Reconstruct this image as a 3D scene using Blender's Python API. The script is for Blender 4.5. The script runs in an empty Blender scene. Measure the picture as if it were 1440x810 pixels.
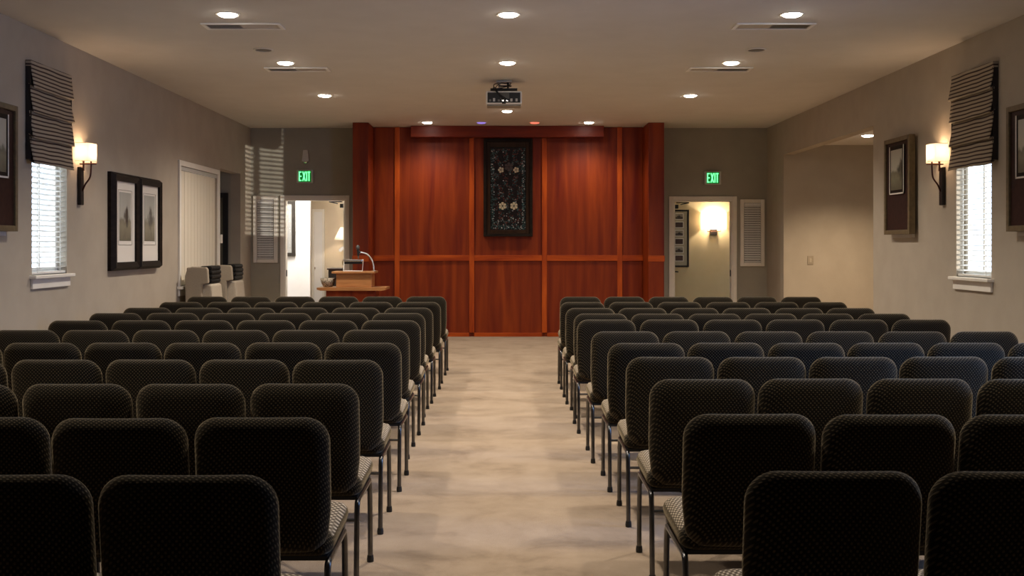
import bpy, bmesh, math, random
from mathutils import Vector, Matrix
random.seed(7)
R = math.radians
sc = bpy.context.scene
C = sc.collection
# ---------------------------------------------------------------- camera
FPX, VX, VY, HC = 1500.0, 708.0, 344.0, 1.43      # focal length in px, vanishing point, eye height
cam = bpy.data.cameras.new('camera'); cam.sensor_width = 36; cam.lens = 36*FPX/1440
cam.shift_x = (720-VX)/1440; cam.shift_y = -(405-VY)/1440
cam.clip_start = 0.05; cam.clip_end = 200
co = bpy.data.objects.new('camera', cam); C.objects.link(co)
co.location = (0, 0, HC); co.rotation_euler = (R(90), 0, 0); sc.camera = co
# ---------------------------------------------------------------- view, sky, daylight
sc.view_settings.view_transform = 'Standard'; sc.view_settings.look = 'None'
sc.view_settings.gamma = 1; sc.view_settings.exposure = 0.58
sc.view_settings.use_curve_mapping = False
w = bpy.data.worlds.new('sky'); sc.world = w; w.use_nodes = True
bg = w.node_tree.nodes['Background']; bg.inputs[0].default_value = (0.68, 0.83, 1.0, 1); bg.inputs[1].default_value = 5.0

def lamp(name, kind, loc, energy, col, parent=None, rot=(0, 0, 0), **kw):
    l = bpy.data.lights.new(name, kind); l.energy = energy; l.color = col
    for k, v in kw.items(): setattr(l, k, v)
    o = bpy.data.objects.new(name, l); C.objects.link(o); o.location = loc; o.rotation_euler = rot
    if parent: o.parent = parent
    return o
def aim(o, target): o.rotation_euler = (Vector(target)-o.location).to_track_quat('-Z', 'Y').to_euler()

# low glint of the sun thrown up from the car park, through the slats of the right-hand window
g = lamp('sun_glint', 'SPOT', (19.2, -4.12, 0.50), 20000, (1, .93, .82), spot_size=R(5), spot_blend=.5, shadow_soft_size=.035)
aim(g, (4.14, 9.4, 1.62))
# blue daylight entering the right-hand window beside the rows nearest the camera
a = lamp('window_daylight', 'AREA', (4.45, 4.9, 1.95), 58, (.07, .31, 1.0), shape='RECTANGLE', size=1.2, size_y=1.6, spread=R(150))
aim(a, (4.45-.75, 4.9+.42, 1.95-.30))

# ---------------------------------------------------------------- materials
MATS = {}
def nodes(m): return m.node_tree.nodes, m.node_tree.links
def mat(name, col, rough=.6, metal=0, emis=0, ecol=None, coat=0, sheen=0, spec=.5, trans=0):
    if name in MATS: return MATS[name]
    m = bpy.data.materials.new(name); m.use_nodes = True
    b = m.node_tree.nodes['Principled BSDF']
    b.inputs['Base Color'].default_value = (*col, 1); b.inputs['Roughness'].default_value = rough
    b.inputs['Metallic'].default_value = metal; b.inputs['Coat Roughness'].default_value = .38; b.inputs['Coat Weight'].default_value = coat
    b.inputs['Sheen Weight'].default_value = sheen; b.inputs['Specular IOR Level'].default_value = spec
    if emis:
        b.inputs['Emission Color'].default_value = (*(ecol or col), 1); b.inputs['Emission Strength'].default_value = emis
    MATS[name] = m
    return m
def ramp(N, stops, interp='LINEAR'):
    r = N.new('ShaderNodeValToRGB'); r.color_ramp.interpolation = interp
    e = r.color_ramp.elements
    while len(e) < len(stops): e.new(0.5)
    for el, (p, c) in zip(e, stops): el.position = p; el.color = (*c, 1)
    return r
def coords(N, L, scale, src='Object', rand=False):
    t = N.new('ShaderNodeTexCoord'); mp = N.new('ShaderNodeMapping'); mp.inputs['Scale'].default_value = scale
    L.new(t.outputs[src], mp.inputs['Vector'])
    if rand:
        oi = N.new('ShaderNodeObjectInfo'); mu = N.new('ShaderNodeVectorMath'); mu.operation = 'SCALE'
        mu.inputs[0].default_value = (13, 7, 29); L.new(oi.outputs['Random'], mu.inputs['Scale']); L.new(mu.outputs[0], mp.inputs['Location'])
    return mp.outputs['Vector']
def noisy(name, c1, c2, scale=(4, 4, 4), nscale=1, detail=5, rough=.8, bump=.0, bscale=200, lo=.35, hi=.65, coat=0, rand=False, spec=.5, sheen=0, dist=0):
    m = mat(name, c1, rough, coat=coat, spec=spec, sheen=sheen); N, L = nodes(m); b = N['Principled BSDF']
    n = N.new('ShaderNodeTexNoise'); n.inputs['Scale'].default_value = nscale; n.inputs['Detail'].default_value = detail; n.inputs['Distortion'].default_value = dist
    L.new(coords(N, L, scale, rand=rand), n.inputs['Vector'])
    r = ramp(N, [(lo, c1), (hi, c2)]); L.new(n.outputs['Fac'], r.inputs['Fac']); L.new(r.outputs[0], b.inputs['Base Color'])
    if bump:
        n2 = N.new('ShaderNodeTexNoise'); n2.inputs['Scale'].default_value = bscale; n2.inputs['Detail'].default_value = 3
        L.new(coords(N, L, (1, 1, 1)), n2.inputs['Vector'])
        bp = N.new('ShaderNodeBump'); bp.inputs['Strength'].default_value = bump; bp.inputs['Distance'].default_value = .004
        L.new(n2.outputs['Fac'], bp.inputs['Height']); L.new(bp.outputs[0], b.inputs['Normal'])
    return m
WALL = noisy('wall_paint', (.395, .335, .258), (.425, .362, .283), nscale=.9, rough=.85, bump=.25, bscale=120)
WALLB = noisy('back_wall_paint', (.33, .305, .245), (.36, .33, .265), nscale=.9, rough=.85, bump=.25, bscale=120)
CEIL = noisy('ceiling_paint', (.66, .62, .56), (.69, .65, .59), nscale=.8, rough=.9, bump=.2, bscale=150)
ROOMW = noisy('side_room_paint', (.62, .52, .38), (.66, .56, .42), nscale=1, rough=.85)
ROOMR = noisy('lobby_paint', (.60, .475, .28), (.63, .505, .31), nscale=1, rough=.85)
WHITEW = noisy('white_room_paint', (.80, .77, .74), (.84, .81, .78), nscale=1, rough=.8)
DAYWALL = noisy('daylight_blue_wall', (.62, .68, .78), (.68, .74, .84), nscale=2, rough=.8)  # pale blue stands in for the bright daylight seen through the side windows
TRIM = noisy('white_trim', (.78, .73, .64), (.82, .77, .68), nscale=2, rough=.5)
BLIND = noisy('blind_white', (.72, .70, .66), (.76, .74, .70), nscale=3, rough=.5)
WOOD = noisy('cherry_panel', (.125, .0078, .0005), (.285, .043, .0022), scale=(7, 7, .55), nscale=1.1, detail=7, rough=.5, lo=.3, hi=.72, coat=.22, spec=.2, rand=True, dist=.6)
WOODR = noisy('cherry_rail', (.25, .026, .002), (.55, .098, .008), scale=(9, 9, .9), nscale=1.2, detail=7, rough=.45, lo=.3, hi=.7, coat=.15, spec=.2, rand=True, dist=.8)
WOODH = noisy('cherry_rail_horizontal', (.25, .026, .002), (.55, .098, .008), scale=(.9, 9, 9), nscale=1.2, detail=7, rough=.45, lo=.3, hi=.7, coat=.15, spec=.2, rand=True, dist=.8)
WOODB = noisy('cherry_beam', (.11, .008, .0008), (.21, .024, .002), scale=(.7, 8, 8), nscale=1.2, detail=7, rough=.5, lo=.3, hi=.7, coat=.25, spec=.2, rand=True, dist=.8)
OAK = noisy('lectern_wood', (.30, .12, .035), (.48, .22, .075), scale=(1.2, 10, 10), nscale=1.4, detail=6, rough=.35, coat=.3, rand=True, dist=.5)
BLACKF = noisy('black_frame', (.012, .009, .007), (.022, .016, .012), scale=(2, 12, 12), nscale=2, rough=.5, spec=.08)
GOLDF = noisy('bronze_frame', (.105, .075, .035), (.145, .105, .052), nscale=6, rough=.5)
BRONZE = mat('dark_bronze', (.012, .007, .005), .5, .3)
BRONZEA = mat('bronze_arm', (.06, .018, .01), .4, .6)
STEEL = noisy('gunmetal_tube', (.10, .098, .095), (.16, .155, .15), nscale=3, rough=.28); STEEL.node_tree.nodes['Principled BSDF'].inputs['Metallic'].default_value = 1
CHROME = mat('chrome', (.75, .75, .75), .18, 1)
BLACKP = mat('black_plastic', (.008, .008, .008), .5)
GREYP = mat('grey_plastic', (.58, .55, .50), .5)
LEATHER = noisy('black_leather', (.006, .006, .006), (.012, .011, .010), nscale=30, rough=.5, bump=.3, bscale=90, spec=.07)
TANUP = noisy('beige_upholstery', (.30, .245, .175), (.36, .30, .22), nscale=25, rough=.9, bump=.4, bscale=300)
TANLT = noisy('pale_upholstery', (.42, .35, .26), (.48, .41, .31), nscale=25, rough=.9, bump=.4, bscale=300)
BASKET = noisy('woven_bowl', (.10, .075, .045), (.45, .38, .28), scale=(60, 60, 90), nscale=1, rough=.8, lo=.4, hi=.6)
LAMPON = mat('lamp_lens', (1, .95, .88), .4, emis=28, ecol=(1, .93, .84))
PAPER = mat('mat_board', (.72, .67, .60), .8)
DARKMAT = noisy('dark_mat', (.022, .008, .006), (.034, .014, .010), nscale=6, rough=.5, spec=.2)
BULB = mat('bulb', (1, .9, .75), .4, emis=30, ecol=(1, .80, .55))

def glassy(name, tint=(1, 1, 1), refl=.06):
    m = bpy.data.materials.new(name); m.use_nodes = True; N, L = nodes(m); N.clear()
    o = N.new('ShaderNodeOutputMaterial'); t = N.new('ShaderNodeBsdfTransparent'); gl = N.new('ShaderNodeBsdfGlossy'); mx = N.new('ShaderNodeMixShader')
    t.inputs[0].default_value = (*tint, 1); gl.inputs['Roughness'].default_value = .03; mx.inputs[0].default_value = refl
    L.new(t.outputs[0], mx.inputs[1]); L.new(gl.outputs[0], mx.inputs[2]); L.new(mx.outputs[0], o.inputs[0]); return m
GLASS = glassy('window_glass')
def lucent(name, col, fac=.5):
    m = bpy.data.materials.new(name); m.use_nodes = True; N, L = nodes(m); N.clear()
    o = N.new('ShaderNodeOutputMaterial'); d = N.new('ShaderNodeBsdfDiffuse'); t = N.new('ShaderNodeBsdfTranslucent'); mx = N.new('ShaderNodeMixShader')
    n = N.new('ShaderNodeTexNoise'); n.inputs['Scale'].default_value = 60; r = ramp(N, [(.3, tuple(c*.94 for c in col)), (.7, col)])
    L.new(n.outputs['Fac'], r.inputs['Fac'])
    for s in (d, t): L.new(r.outputs[0], s.inputs['Color'])
    mx.inputs[0].default_value = fac; L.new(d.outputs[0], mx.inputs[1]); L.new(t.outputs[0], mx.inputs[2]); L.new(mx.outputs[0], o.inputs[0]); return m
SHADE = lucent('lamp_shade_linen', (.82, .74, .64), .42)
VANE = lucent('vertical_vane', (.84, .75, .61), .16)

def carpet_mat():
    m = mat('carpet', (.4, .3, .2), .95, spec=.1, sheen=.15); N, L = nodes(m); b = N['Principled BSDF']
    n1 = N.new('ShaderNodeTexNoise'); n1.inputs['Scale'].default_value = 1; n1.inputs['Detail'].default_value = 8; n1.inputs['Roughness'].default_value = .68; n1.inputs['Distortion'].default_value = .25
    L.new(coords(N, L, (2.2, 2.4, 1)), n1.inputs['Vector'])
    r = ramp(N, [(.32, (.225, .160, .102)), (.47, (.310, .228, .152)), (.66, (.365, .275, .190))]); L.new(n1.outputs['Fac'], r.inputs['Fac'])
    n2 = N.new('ShaderNodeTexNoise'); n2.inputs['Scale'].default_value = 260; n2.inputs['Detail'].default_value = 2
    L.new(coords(N, L, (1, 1, 1)), n2.inputs['Vector'])
    mx = N.new('ShaderNodeMixRGB'); mx.blend_type = 'OVERLAY'; mx.inputs[0].default_value = .25
    L.new(r.outputs[0], mx.inputs[1]); L.new(n2.outputs['Fac'], mx.inputs[2]); L.new(mx.outputs[0], b.inputs['Base Color'])
    bp = N.new('ShaderNodeBump'); bp.inputs['Strength'].default_value = .5; bp.inputs['Distance'].default_value = .006
    L.new(n2.outputs['Fac'], bp.inputs['Height']); L.new(bp.outputs[0], b.inputs['Normal'])
    return m
CARPET = carpet_mat()

def fabric(name, pitch, dark, light, ux, vx, thr=.15, sheen=.3):
    """woven fabric of small staggered dots; ux, vx are the (x, y, z) weights of the two weave directions"""
    m = mat(name, dark, .92, sheen=sheen, spec=.1); N, L = nodes(m); b = N['Principled BSDF']
    b.inputs['Sheen Roughness'].default_value = .45; b.inputs['Sheen Tint'].default_value = (1, .80, .50, 1)
    t = N.new('ShaderNodeTexCoord')
    outs = []
    for wv in (ux, vx):
        d = N.new('ShaderNodeVectorMath'); d.operation = 'DOT_PRODUCT'; d.inputs[1].default_value = tuple(c*math.pi/pitch for c in wv)
        L.new(t.outputs['Object'], d.inputs[0]); s = N.new('ShaderNodeMath'); s.operation = 'COSINE'; L.new(d.outputs['Value'], s.inputs[0]); outs.append(s)
    mu = N.new('ShaderNodeMath'); mu.operation = 'MULTIPLY'
    for i, s in enumerate(outs): L.new(s.outputs[0], mu.inputs[i])
    mr = N.new('ShaderNodeMapRange'); mr.inputs['From Min'].default_value = thr; mr.inputs['From Max'].default_value = .75; L.new(mu.outputs[0], mr.inputs['Value'])
    r = ramp(N, [(0, dark), (1, light)]); L.new(mr.outputs[0], r.inputs['Fac']); L.new(r.outputs[0], b.inputs['Base Color'])
    bp = N.new('ShaderNodeBump'); bp.inputs['Strength'].default_value = .5; bp.inputs['Distance'].default_value = .0025
    L.new(mr.outputs[0], bp.inputs['Height']); L.new(bp.outputs[0], b.inputs['Normal'])
    return m
FABB = fabric('chair_back_fabric', .0085, (.003, .0026, .0021), (.074, .057, .035), (1, .6, 0), (0, 1, 1.0), sheen=.38)
FABS = fabric('chair_fabric_lit', .0085, (.09, .07, .05), (.50, .41, .295), (1, 0, .7), (0, .5, .3), thr=-.2, sheen=.15)  # same cloth as the backs, painted lighter for light falling from above

def shade_fabric():
    m = mat('striped_shade_fabric', (.3, .25, .18), .9); N, L = nodes(m); b = N['Principled BSDF']
    wv = N.new('ShaderNodeTexWave'); wv.bands_direction = 'Z'; wv.inputs['Scale'].default_value = 9.0; wv.inputs['Distortion'].default_value = 2.2; wv.inputs['Detail'].default_value = 1.5; wv.inputs['Detail Scale'].default_value = .35
    L.new(coords(N, L, (1, 1, 1)), wv.inputs['Vector'])
    r = ramp(N, [(.0, (.030, .010, .007)), (.20, (.04, .014, .010)), (.34, (.32, .265, .19)), (1, (.40, .335, .245))]); L.new(wv.outputs['Fac'], r.inputs['Fac']); L.new(r.outputs[0], b.inputs['Base Color'])
    return m
STRIPE = shade_fabric()

def art_mat(name, seed, sky, land, tree, cx=.5, wtree=.25):
    """small printed landscape: pale sky, misty ground, dark trees left and right of cx"""
    m = mat(name, sky, .35, coat=.2); N, L = nodes(m); b = N['Principled BSDF']
    t = N.new('ShaderNodeTexCoord'); sx = N.new('ShaderNodeSeparateXYZ'); L.new(t.outputs['Generated'], sx.inputs[0])
    n = N.new('ShaderNodeTexNoise'); n.noise_dimensions = '4D'; n.inputs['W'].default_value = seed; n.inputs['Scale'].default_value = 4.5; n.inputs['Detail'].default_value = 6
    L.new(t.outputs['Generated'], n.inputs['Vector'])
    def math_(op, x, y):
        k = N.new('ShaderNodeMath'); k.operation = op
        for i, v in enumerate((x, y)):
            if isinstance(v, (int, float)): k.inputs[i].default_value = v
            else: L.new(v, k.inputs[i])
        return k.outputs[0]
    zz = math_('ADD', sx.outputs['Z'], math_('MULTIPLY', math_('SUBTRACT', n.outputs['Fac'], .5), .35))
    r = ramp(N, [(.05, tuple(c*.5 for c in land)), (.3, land), (.42, tuple(c*.7 for c in land)), (.50, sky), (1, tuple(c*.85 for c in sky))]); L.new(zz, r.inputs['Fac'])
    dx = math_('ABSOLUTE', math_('SUBTRACT', sx.outputs['X'], cx), 0)
    dz = math_('ABSOLUTE', math_('SUBTRACT', sx.outputs['Z'], .50), 0)
    dd = math_('ADD', math_('MULTIPLY', dx, 1/wtree), math_('MULTIPLY', dz, 4.2))
    dd = math_('ADD', dd, math_('MULTIPLY', math_('SUBTRACT', n.outputs['Fac'], .5), 3.2))
    k = N.new('ShaderNodeMapRange'); k.inputs['From Min'].default_value = 1.25; k.inputs['From Max'].default_value = .55; L.new(dd, k.inputs['Value'])
    mx = N.new('ShaderNodeMixRGB'); L.new(k.outputs[0], mx.inputs[0]); L.new(r.outputs[0], mx.inputs[1]); mx.inputs[2].default_value = (*tree, 1)
    L.new(mx.outputs[0], b.inputs['Base Color']); return m

# ---------------------------------------------------------------- mesh helpers
def obj(name, bm, m, parent=None, smooth=False, loc=None, angle=None):
    me = bpy.data.meshes.new(name); bm.normal_update(); bm.to_mesh(me); bm.free()
    if smooth:
        for p in me.polygons: p.use_smooth = True
        if angle: me.set_sharp_from_angle(angle=R(angle))
    if m: me.materials.append(m)
    o = bpy.data.objects.new(name, me); C.objects.link(o)
    if parent: o.parent = parent
    if loc: o.location = loc
    return o
def inst(src, parent, loc, rot=None, name=None):
    o = bpy.data.objects.new(name or src.name.split('.')[0], src.data); C.objects.link(o); o.parent = parent; o.location = loc
    if rot: o.rotation_euler = rot
    return o
def thing(name, label, cat, loc=(0, 0, 0), rz=0, group=None):
    o = bpy.data.objects.new(name, None); C.objects.link(o); o.location = loc; o.rotation_euler = (0, 0, rz); o.empty_display_size = .1
    return tag(o, label, cat, group)
def tag(o, label, cat, group=None):
    o['label'] = label; o['category'] = cat
    if group: o['group'] = group
    return o
def struct(name, loc=(0, 0, 0), rz=0, label=None, cat=None):
    o = bpy.data.objects.new(name, None); C.objects.link(o); o.location = loc; o.rotation_euler = (0, 0, rz); o['kind'] = 'structure'
    if label: o['label'] = label
    if cat: o['category'] = cat
    return o
def mark(o, label, cat): o['kind'] = 'structure'; o['label'] = label; o['category'] = cat; return o
def B(): return bmesh.new()
def box(bm, x0, x1, y0, y1, z0, z1, bev=0, M=None):
    r = bmesh.ops.create_cube(bm, size=1); vs = r['verts']
    for v in vs: v.co = Vector(((x0+x1)/2+v.co.x*(x1-x0), (y0+y1)/2+v.co.y*(y1-y0), (z0+z1)/2+v.co.z*(z1-z0)))
    if bev:
        es = list({e for v in vs for e in v.link_edges})
        rr = bmesh.ops.bevel(bm, geom=es, offset=bev, segments=2, affect='EDGES', profile=.5)
        vs = list({v for f in rr['faces'] for v in f.verts} | {v for v in vs if v.is_valid})
    if M:
        for v in vs: v.co = M @ v.co
    return bm
def bxo(name, x0, x1, y0, y1, z0, z1, m, parent=None, bev=0): return obj(name, box(B(), x0, x1, y0, y1, z0, z1, bev), m, parent)
def tube(bm, pts, r, seg=10, caps=True):
    pts = [Vector(p) for p in pts]; rings = []
    rs = r if isinstance(r, (list, tuple)) else [r]*len(pts)
    up = None
    for i, p in enumerate(pts):
        d = (pts[min(i+1, len(pts)-1)]-pts[max(i-1, 0)]).normalized()
        if up is None: up = d.orthogonal().normalized()
        up = (up-d*up.dot(d)).normalized(); s = d.cross(up)
        rings.append([bm.verts.new(p+(up*math.cos(t)+s*math.sin(t))*rs[i]) for t in [2*math.pi*k/seg for k in range(seg)]])
    for A, D in zip(rings, rings[1:]):
        for k in range(seg): bm.faces.new((A[k], A[(k+1) % seg], D[(k+1) % seg], D[k]))
    if caps: bm.faces.new(rings[0][::-1]); bm.faces.new(rings[-1])
    return bm
def lathe(bm, prof, seg=24, c=(0, 0, 0), caps=True):
    rings = [[bm.verts.new((c[0]+r*math.cos(2*math.pi*k/seg), c[1]+r*math.sin(2*math.pi*k/seg), c[2]+z)) for k in range(seg)] for r, z in prof]
    for A, D in zip(rings, rings[1:]):
        for k in range(seg): bm.faces.new((A[k], A[(k+1) % seg], D[(k+1) % seg], D[k]))
    if caps: bm.faces.new(rings[0][::-1]); bm.faces.new(rings[-1])
    return bm
def prism(bm, poly, a0, a1, axis='y'):
    """poly in the two other axes (for y: x,z), extruded a0..a1"""
    def P(u, v, a): return {'y': (u, a, v), 'x': (a, u, v), 'z': (u, v, a)}[axis]
    A = [bm.verts.new(P(u, v, a0)) for u, v in poly]; D = [bm.verts.new(P(u, v, a1)) for u, v in poly]
    n = len(poly); bm.faces.new(A); bm.faces.new(D[::-1])
    for i in range(n): bm.faces.new((A[i], D[i], D[(i+1) % n], A[(i+1) % n]))
    bmesh.ops.recalc_face_normals(bm, faces=bm.faces[:]); return bm
def bend(p, n=8):
    """smooth polyline through control points (Catmull-Rom)"""
    p = [Vector(q) for q in p]; q = [p[0]*2-p[1]]+p+[p[-1]*2-p[-2]]; out = []
    for i in range(1, len(q)-2):
        for k in range(n):
            t = k/n; a_, b_, c_, d_ = q[i-1:i+3]
            out.append(.5*((2*b_)+(c_-a_)*t+(2*a_-5*b_+4*c_-d_)*t*t+(3*b_-a_-3*c_+d_)*t**3))
    return out+[p[-1]]
def wall(name, axis, c0, c1, u0, u1, z0, z1, holes, m, label):
    """slab wall with real openings; axis 'x': plane x=c0..c1, u along y; axis 'y': plane y=c0..c1, u along x"""
    us = sorted({u0, u1, *[h[0] for h in holes], *[h[1] for h in holes]}); zs = sorted({z0, z1, *[h[2] for h in holes], *[h[3] for h in holes]})
    bm = B(); V = {}
    def v(u, z, c):
        if (u, z, c) not in V: V[(u, z, c)] = bm.verts.new((c, u, z) if axis == 'x' else (u, c, z))
        return V[(u, z, c)]
    def solid(i, j):
        if not (0 <= i < len(us)-1 and 0 <= j < len(zs)-1): return False
        cu, cz = (us[i]+us[i+1])/2, (zs[j]+zs[j+1])/2
        return not any(h[0] < cu < h[1] and h[2] < cz < h[3] for h in holes)
    for i in range(len(us)-1):
        for j in range(len(zs)-1):
            if not solid(i, j): continue
            a_, b_, c_, d_ = us[i], us[i+1], zs[j], zs[j+1]
            for c in (c0, c1): bm.faces.new((v(a_, c_, c), v(b_, c_, c), v(b_, d_, c), v(a_, d_, c)))
            for ni, nj, p, q in ((i-1, j, (a_, c_), (a_, d_)), (i+1, j, (b_, c_), (b_, d_)), (i, j-1, (a_, c_), (b_, c_)), (i, j+1, (a_, d_), (b_, d_))):
                if not solid(ni, nj): bm.faces.new((v(*p, c0), v(*q, c0), v(*q, c1), v(*p, c1)))
    bmesh.ops.recalc_face_normals(bm, faces=bm.faces[:])
    return mark(obj(name, bm, m), label, 'wall')

# ---------------------------------------------------------------- room shell
XL, XR, YB, YR, HT = -3.97, 4.14, 16.75, -7.0, 3.26
mark(bxo('floor', -7, 8, YR-.15, 20, -.12, 0, CARPET), 'mottled tan carpet floor running up the centre aisle', 'floor')
mark(bxo('ceiling', XL-.15, XR+.15, YR-.15, YB, HT, HT+.12, CEIL), 'flat taupe ceiling above the rows of chairs', 'ceiling')
wall('wall_left', 'x', XL, XL-.15, YR, YB+.15, 0, HT, [(8.98, 9.70, 1.17, 2.75), (13.07, 14.78, .92, 2.40), (14.95, 16.10, 0, 2.50)], WALL, 'taupe left wall with window, paired pictures and hall opening')
wall('wall_right', 'x', XR, XR+.15, YR, YB+.15, 0, HT, [(4.3, 5.5, 1.14, 2.75), (9.05, 9.75, 1.14, 2.75), (11.94, 15.76, 0, 2.76)], WALL, 'taupe right wall with window and wide alcove opening')
wall('wall_back', 'y', YB, YB+.15, XL, XR, 0, HT+.12, [(-3.44, -2.48, 0, 2.14), (2.66, 3.60, 0, 2.125)], WALLB, 'olive taupe back wall behind the wood panelling')
wall('wall_rear', 'y', YR-.15, YR, XL-.15, XR+.15, 0, HT, [], WALL, 'plain taupe wall behind the last row of chairs')
# alcove on the right
wall('wall_alcove_far', 'y', 15.76, 15.9, XR+.15, 7.6, 0, 3.0, [], WALL, 'warmly lit alcove wall with a light switch')
wall('wall_alcove_near', 'y', 11.79, 11.94, XR+.15, 7.6, 0, 3.0, [], DAYWALL, 'near side wall of the alcove')
wall('wall_alcove_side', 'x', 7.5, 7.65, 11.79, 15.9, 0, 3.0, [], WALL, 'outer wall of the alcove')
mark(bxo('ceiling_alcove', XR+.15, 7.65, 11.79, 15.9, 2.90, 3.0, CEIL), 'low ceiling over the alcove', 'ceiling')
# hall on the left
wall('wall_hall_far', 'y', 16.10, 16.25, -6.6, XL-.15, 0, 2.7, [], WALLB, 'dim wall of the side hall with a dark framed mirror')
wall('wall_hall_near', 'y', 14.80, 14.95, -6.6, XL-.15, 0, 2.7, [], DAYWALL, 'near wall of the side hall')
wall('wall_hall_end', 'x', -6.6, -6.75, 14.8, 16.25, 0, 2.7, [], WALLB, 'end wall of the side hall')
mark(bxo('ceiling_hall', -6.75, XL-.15, 14.8, 16.25, 2.60, 2.7, CEIL), 'low ceiling over the side hall', 'ceiling')
# room behind the left door
wall('wall_side_room_white', 'y', 18.3, 18.4, -5.2, -3.32, 0, 2.7, [], WHITEW, 'bright white wall seen through the left doorway')
wall('wall_side_room_return', 'x', -3.55, -3.65, 18.4, 19.6, 0, 2.7, [], ROOMW, 'return wall beside the white door')
wall('wall_side_room_far', 'y', 19.6, 19.7, -4.2, -1.2, 0, 2.7, [], ROOMW, 'cream wall behind the table lamp in the side room')
wall('wall_side_room_left', 'x', -5.2, -5.3, 16.9, 18.4, 0, 2.7, [], WHITEW, 'left wall of the side room')
wall('wall_side_room_right', 'x', -1.2, -1.1, 16.9, 19.7, 0, 2.7, [], ROOMW, 'right wall of the side room')
mark(bxo('ceiling_side_room', -5.3, -1.1, 16.9, 19.7, 2.7, 2.8, WHITEW), 'white ceiling of the side room', 'ceiling')
# lobby behind the right door
wall('wall_lobby_far', 'y', 19.0, 19.1, 1.4, 5.2, 0, 2.7, [], ROOMR, 'yellowish lobby wall with a wall lamp seen through right doorway')
wall('wall_lobby_left', 'x', 1.4, 1.3, 16.9, 19.1, 0, 2.7, [], ROOMR, 'left wall of the lobby')
wall('wall_lobby_right', 'x', 5.2, 5.3, 16.9, 19.1, 0, 2.7, [], ROOMR, 'right wall of the lobby')
mark(bxo('ceiling_lobby', 1.3, 5.3, 16.9, 19.1, 2.7, 2.8, WHITEW), 'white ceiling of the lobby', 'ceiling')
lamp('side_room_ceiling_light', 'AREA', (-3.25, 17.55, 2.66), 50, (1, .95, .90), shape='RECTANGLE', size=.9, size_y=.6)

# ---------------------------------------------------------------- wood panelled front wall
PY = 16.60
ww = struct('wall_front_panelling', (0, 0, 0), label='polished cherry wood panelled wall with pillars, stiles and rails', cat='wall')
PX = [-2.02, -1.655, -.493, .637, 1.809, 2.17]
for i in range(5):
    for z0, z1 in ((.0, 1.22), (1.22, HT-.002)):
        bxo('panel', PX[i]+.002, PX[i+1]-.002, PY, YB-.002, z0+.002, z1-.002, WOOD, ww, .004)
for x in PX[1:5]: bxo('stile', x-.039, x+.039, PY-.022, PY, .06, HT-.002, WOODR, ww, .004)
for i in range(5):
    x0 = PX[i]+(.039 if i else 0); x1 = PX[i+1]-(.039 if i < 4 else 0)
    bxo('rail', x0, x1, PY-.022, PY, 1.176, 1.265, WOODH, ww, .004)
    bxo('base_rail', x0, x1, PY-.03, PY, 0, .06, WOODH, ww, .003)
for x0, x1 in ((-2.258, -2.02), (2.17, 2.407)):
    p = bxo('pillar', x0, x1, 15.97, YB-.002, .0, HT-.002, WOOD, ww, .006)
    bxo('pillar_rail', x0-.006, x1+.006, 15.955, 15.97, 1.176, 1.265, WOODH, p, .004)
    bxo('pillar_base', x0-.006, x1+.006, 15.955, 15.97, 0, .09, WOODH, p, .004)
bxo('header_beam', -1.425, 1.545, 16.40, PY-.001, 3.085, HT-.002, WOODB, ww, .005)

# ---------------------------------------------------------------- doors and inner windows on the back wall
def casing(root, x0, x1, z1, wd=.062, y=-.022, z0=0):
    bxo('casing', x0-wd, x0, y, 0, z0, z1+wd, TRIM, root, .004); bxo('casing', x1, x1+wd, y, 0, z0, z1+wd, TRIM, root, .004)
    bxo('casing', x0, x1, y, 0, z1, z1+wd, TRIM, root, .004)
def doorway(name, x0, x1, z1, hinge, label):
    d = struct(name, (0, YB, 0), label=label, cat='door')
    casing(d, x0, x1, z1)
    bxo('jamb', x0, x0+.018, .0, .15, 0, z1-.018, TRIM, d); bxo('jamb', x1-.018, x1, .0, .15, 0, z1-.018, TRIM, d); bxo('head_jamb', x0, x1, .0, .15, z1-.018, z1, TRIM, d)
    s = 1 if hinge == 'l' else -1; hx = (x0+.02) if s > 0 else (x1-.02)
    ang = math.atan2(.93, .13) if s > 0 else math.pi-math.atan2(.93, .13)
    lf = bxo('door_leaf', 0, .90, -.02, .02, .01, z1-.025, TRIM, d, .003); lf.location = (hx+s*.02, .165, 0); lf.rotation_euler = (0, 0, ang)
    for z in (.28, 1.05, z1-.27):
        h = bxo('hinge', -.008, .008, -.03, .03, z-.055, z+.055, BLACKP, d, .002); h.location = (hx, .125, 0)
    side = -1 if s > 0 else 1
    hd = tube(B(), [(.83, side*.02, .98), (.83, side*.075, .98), (.71, side*.08, .98)], .011); obj('door_handle', hd, BLACKP, lf, True, angle=40)
    bxo('handle_rose', .80, .86, side*.02 if side > 0 else -.028, .028 if side > 0 else side*.02, .93, 1.03, BLACKP, lf, .003)
    cl = bxo('door_closer', .04, .26, side*.02 if side > 0 else -.075, .075 if side > 0 else side*.02, z1-.12, z1-.06, BLACKP, lf, .006)
    arm = tube(B(), [(hx+s*.06, .15, z1-.03), (hx+s*.26, .16, z1-.03), (hx+s*.17, .40, z1-.05)], .009, 6); obj('closer_arm', arm, BLACKP, d)
    sx = x1-.02 if s > 0 else x0+.02
    bxo('strike_plate', sx-.008, sx+.008, .05, .09, .93, 1.03, BLACKP, d, .002)
    return d
doorway('door_1', -3.44, -2.48, 2.14, 'r', 'open doorway with white casing left of wood wall')
doorway('door_2', 2.66, 3.60, 2.125, 'l', 'open doorway with white casing right of wood wall')
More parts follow.
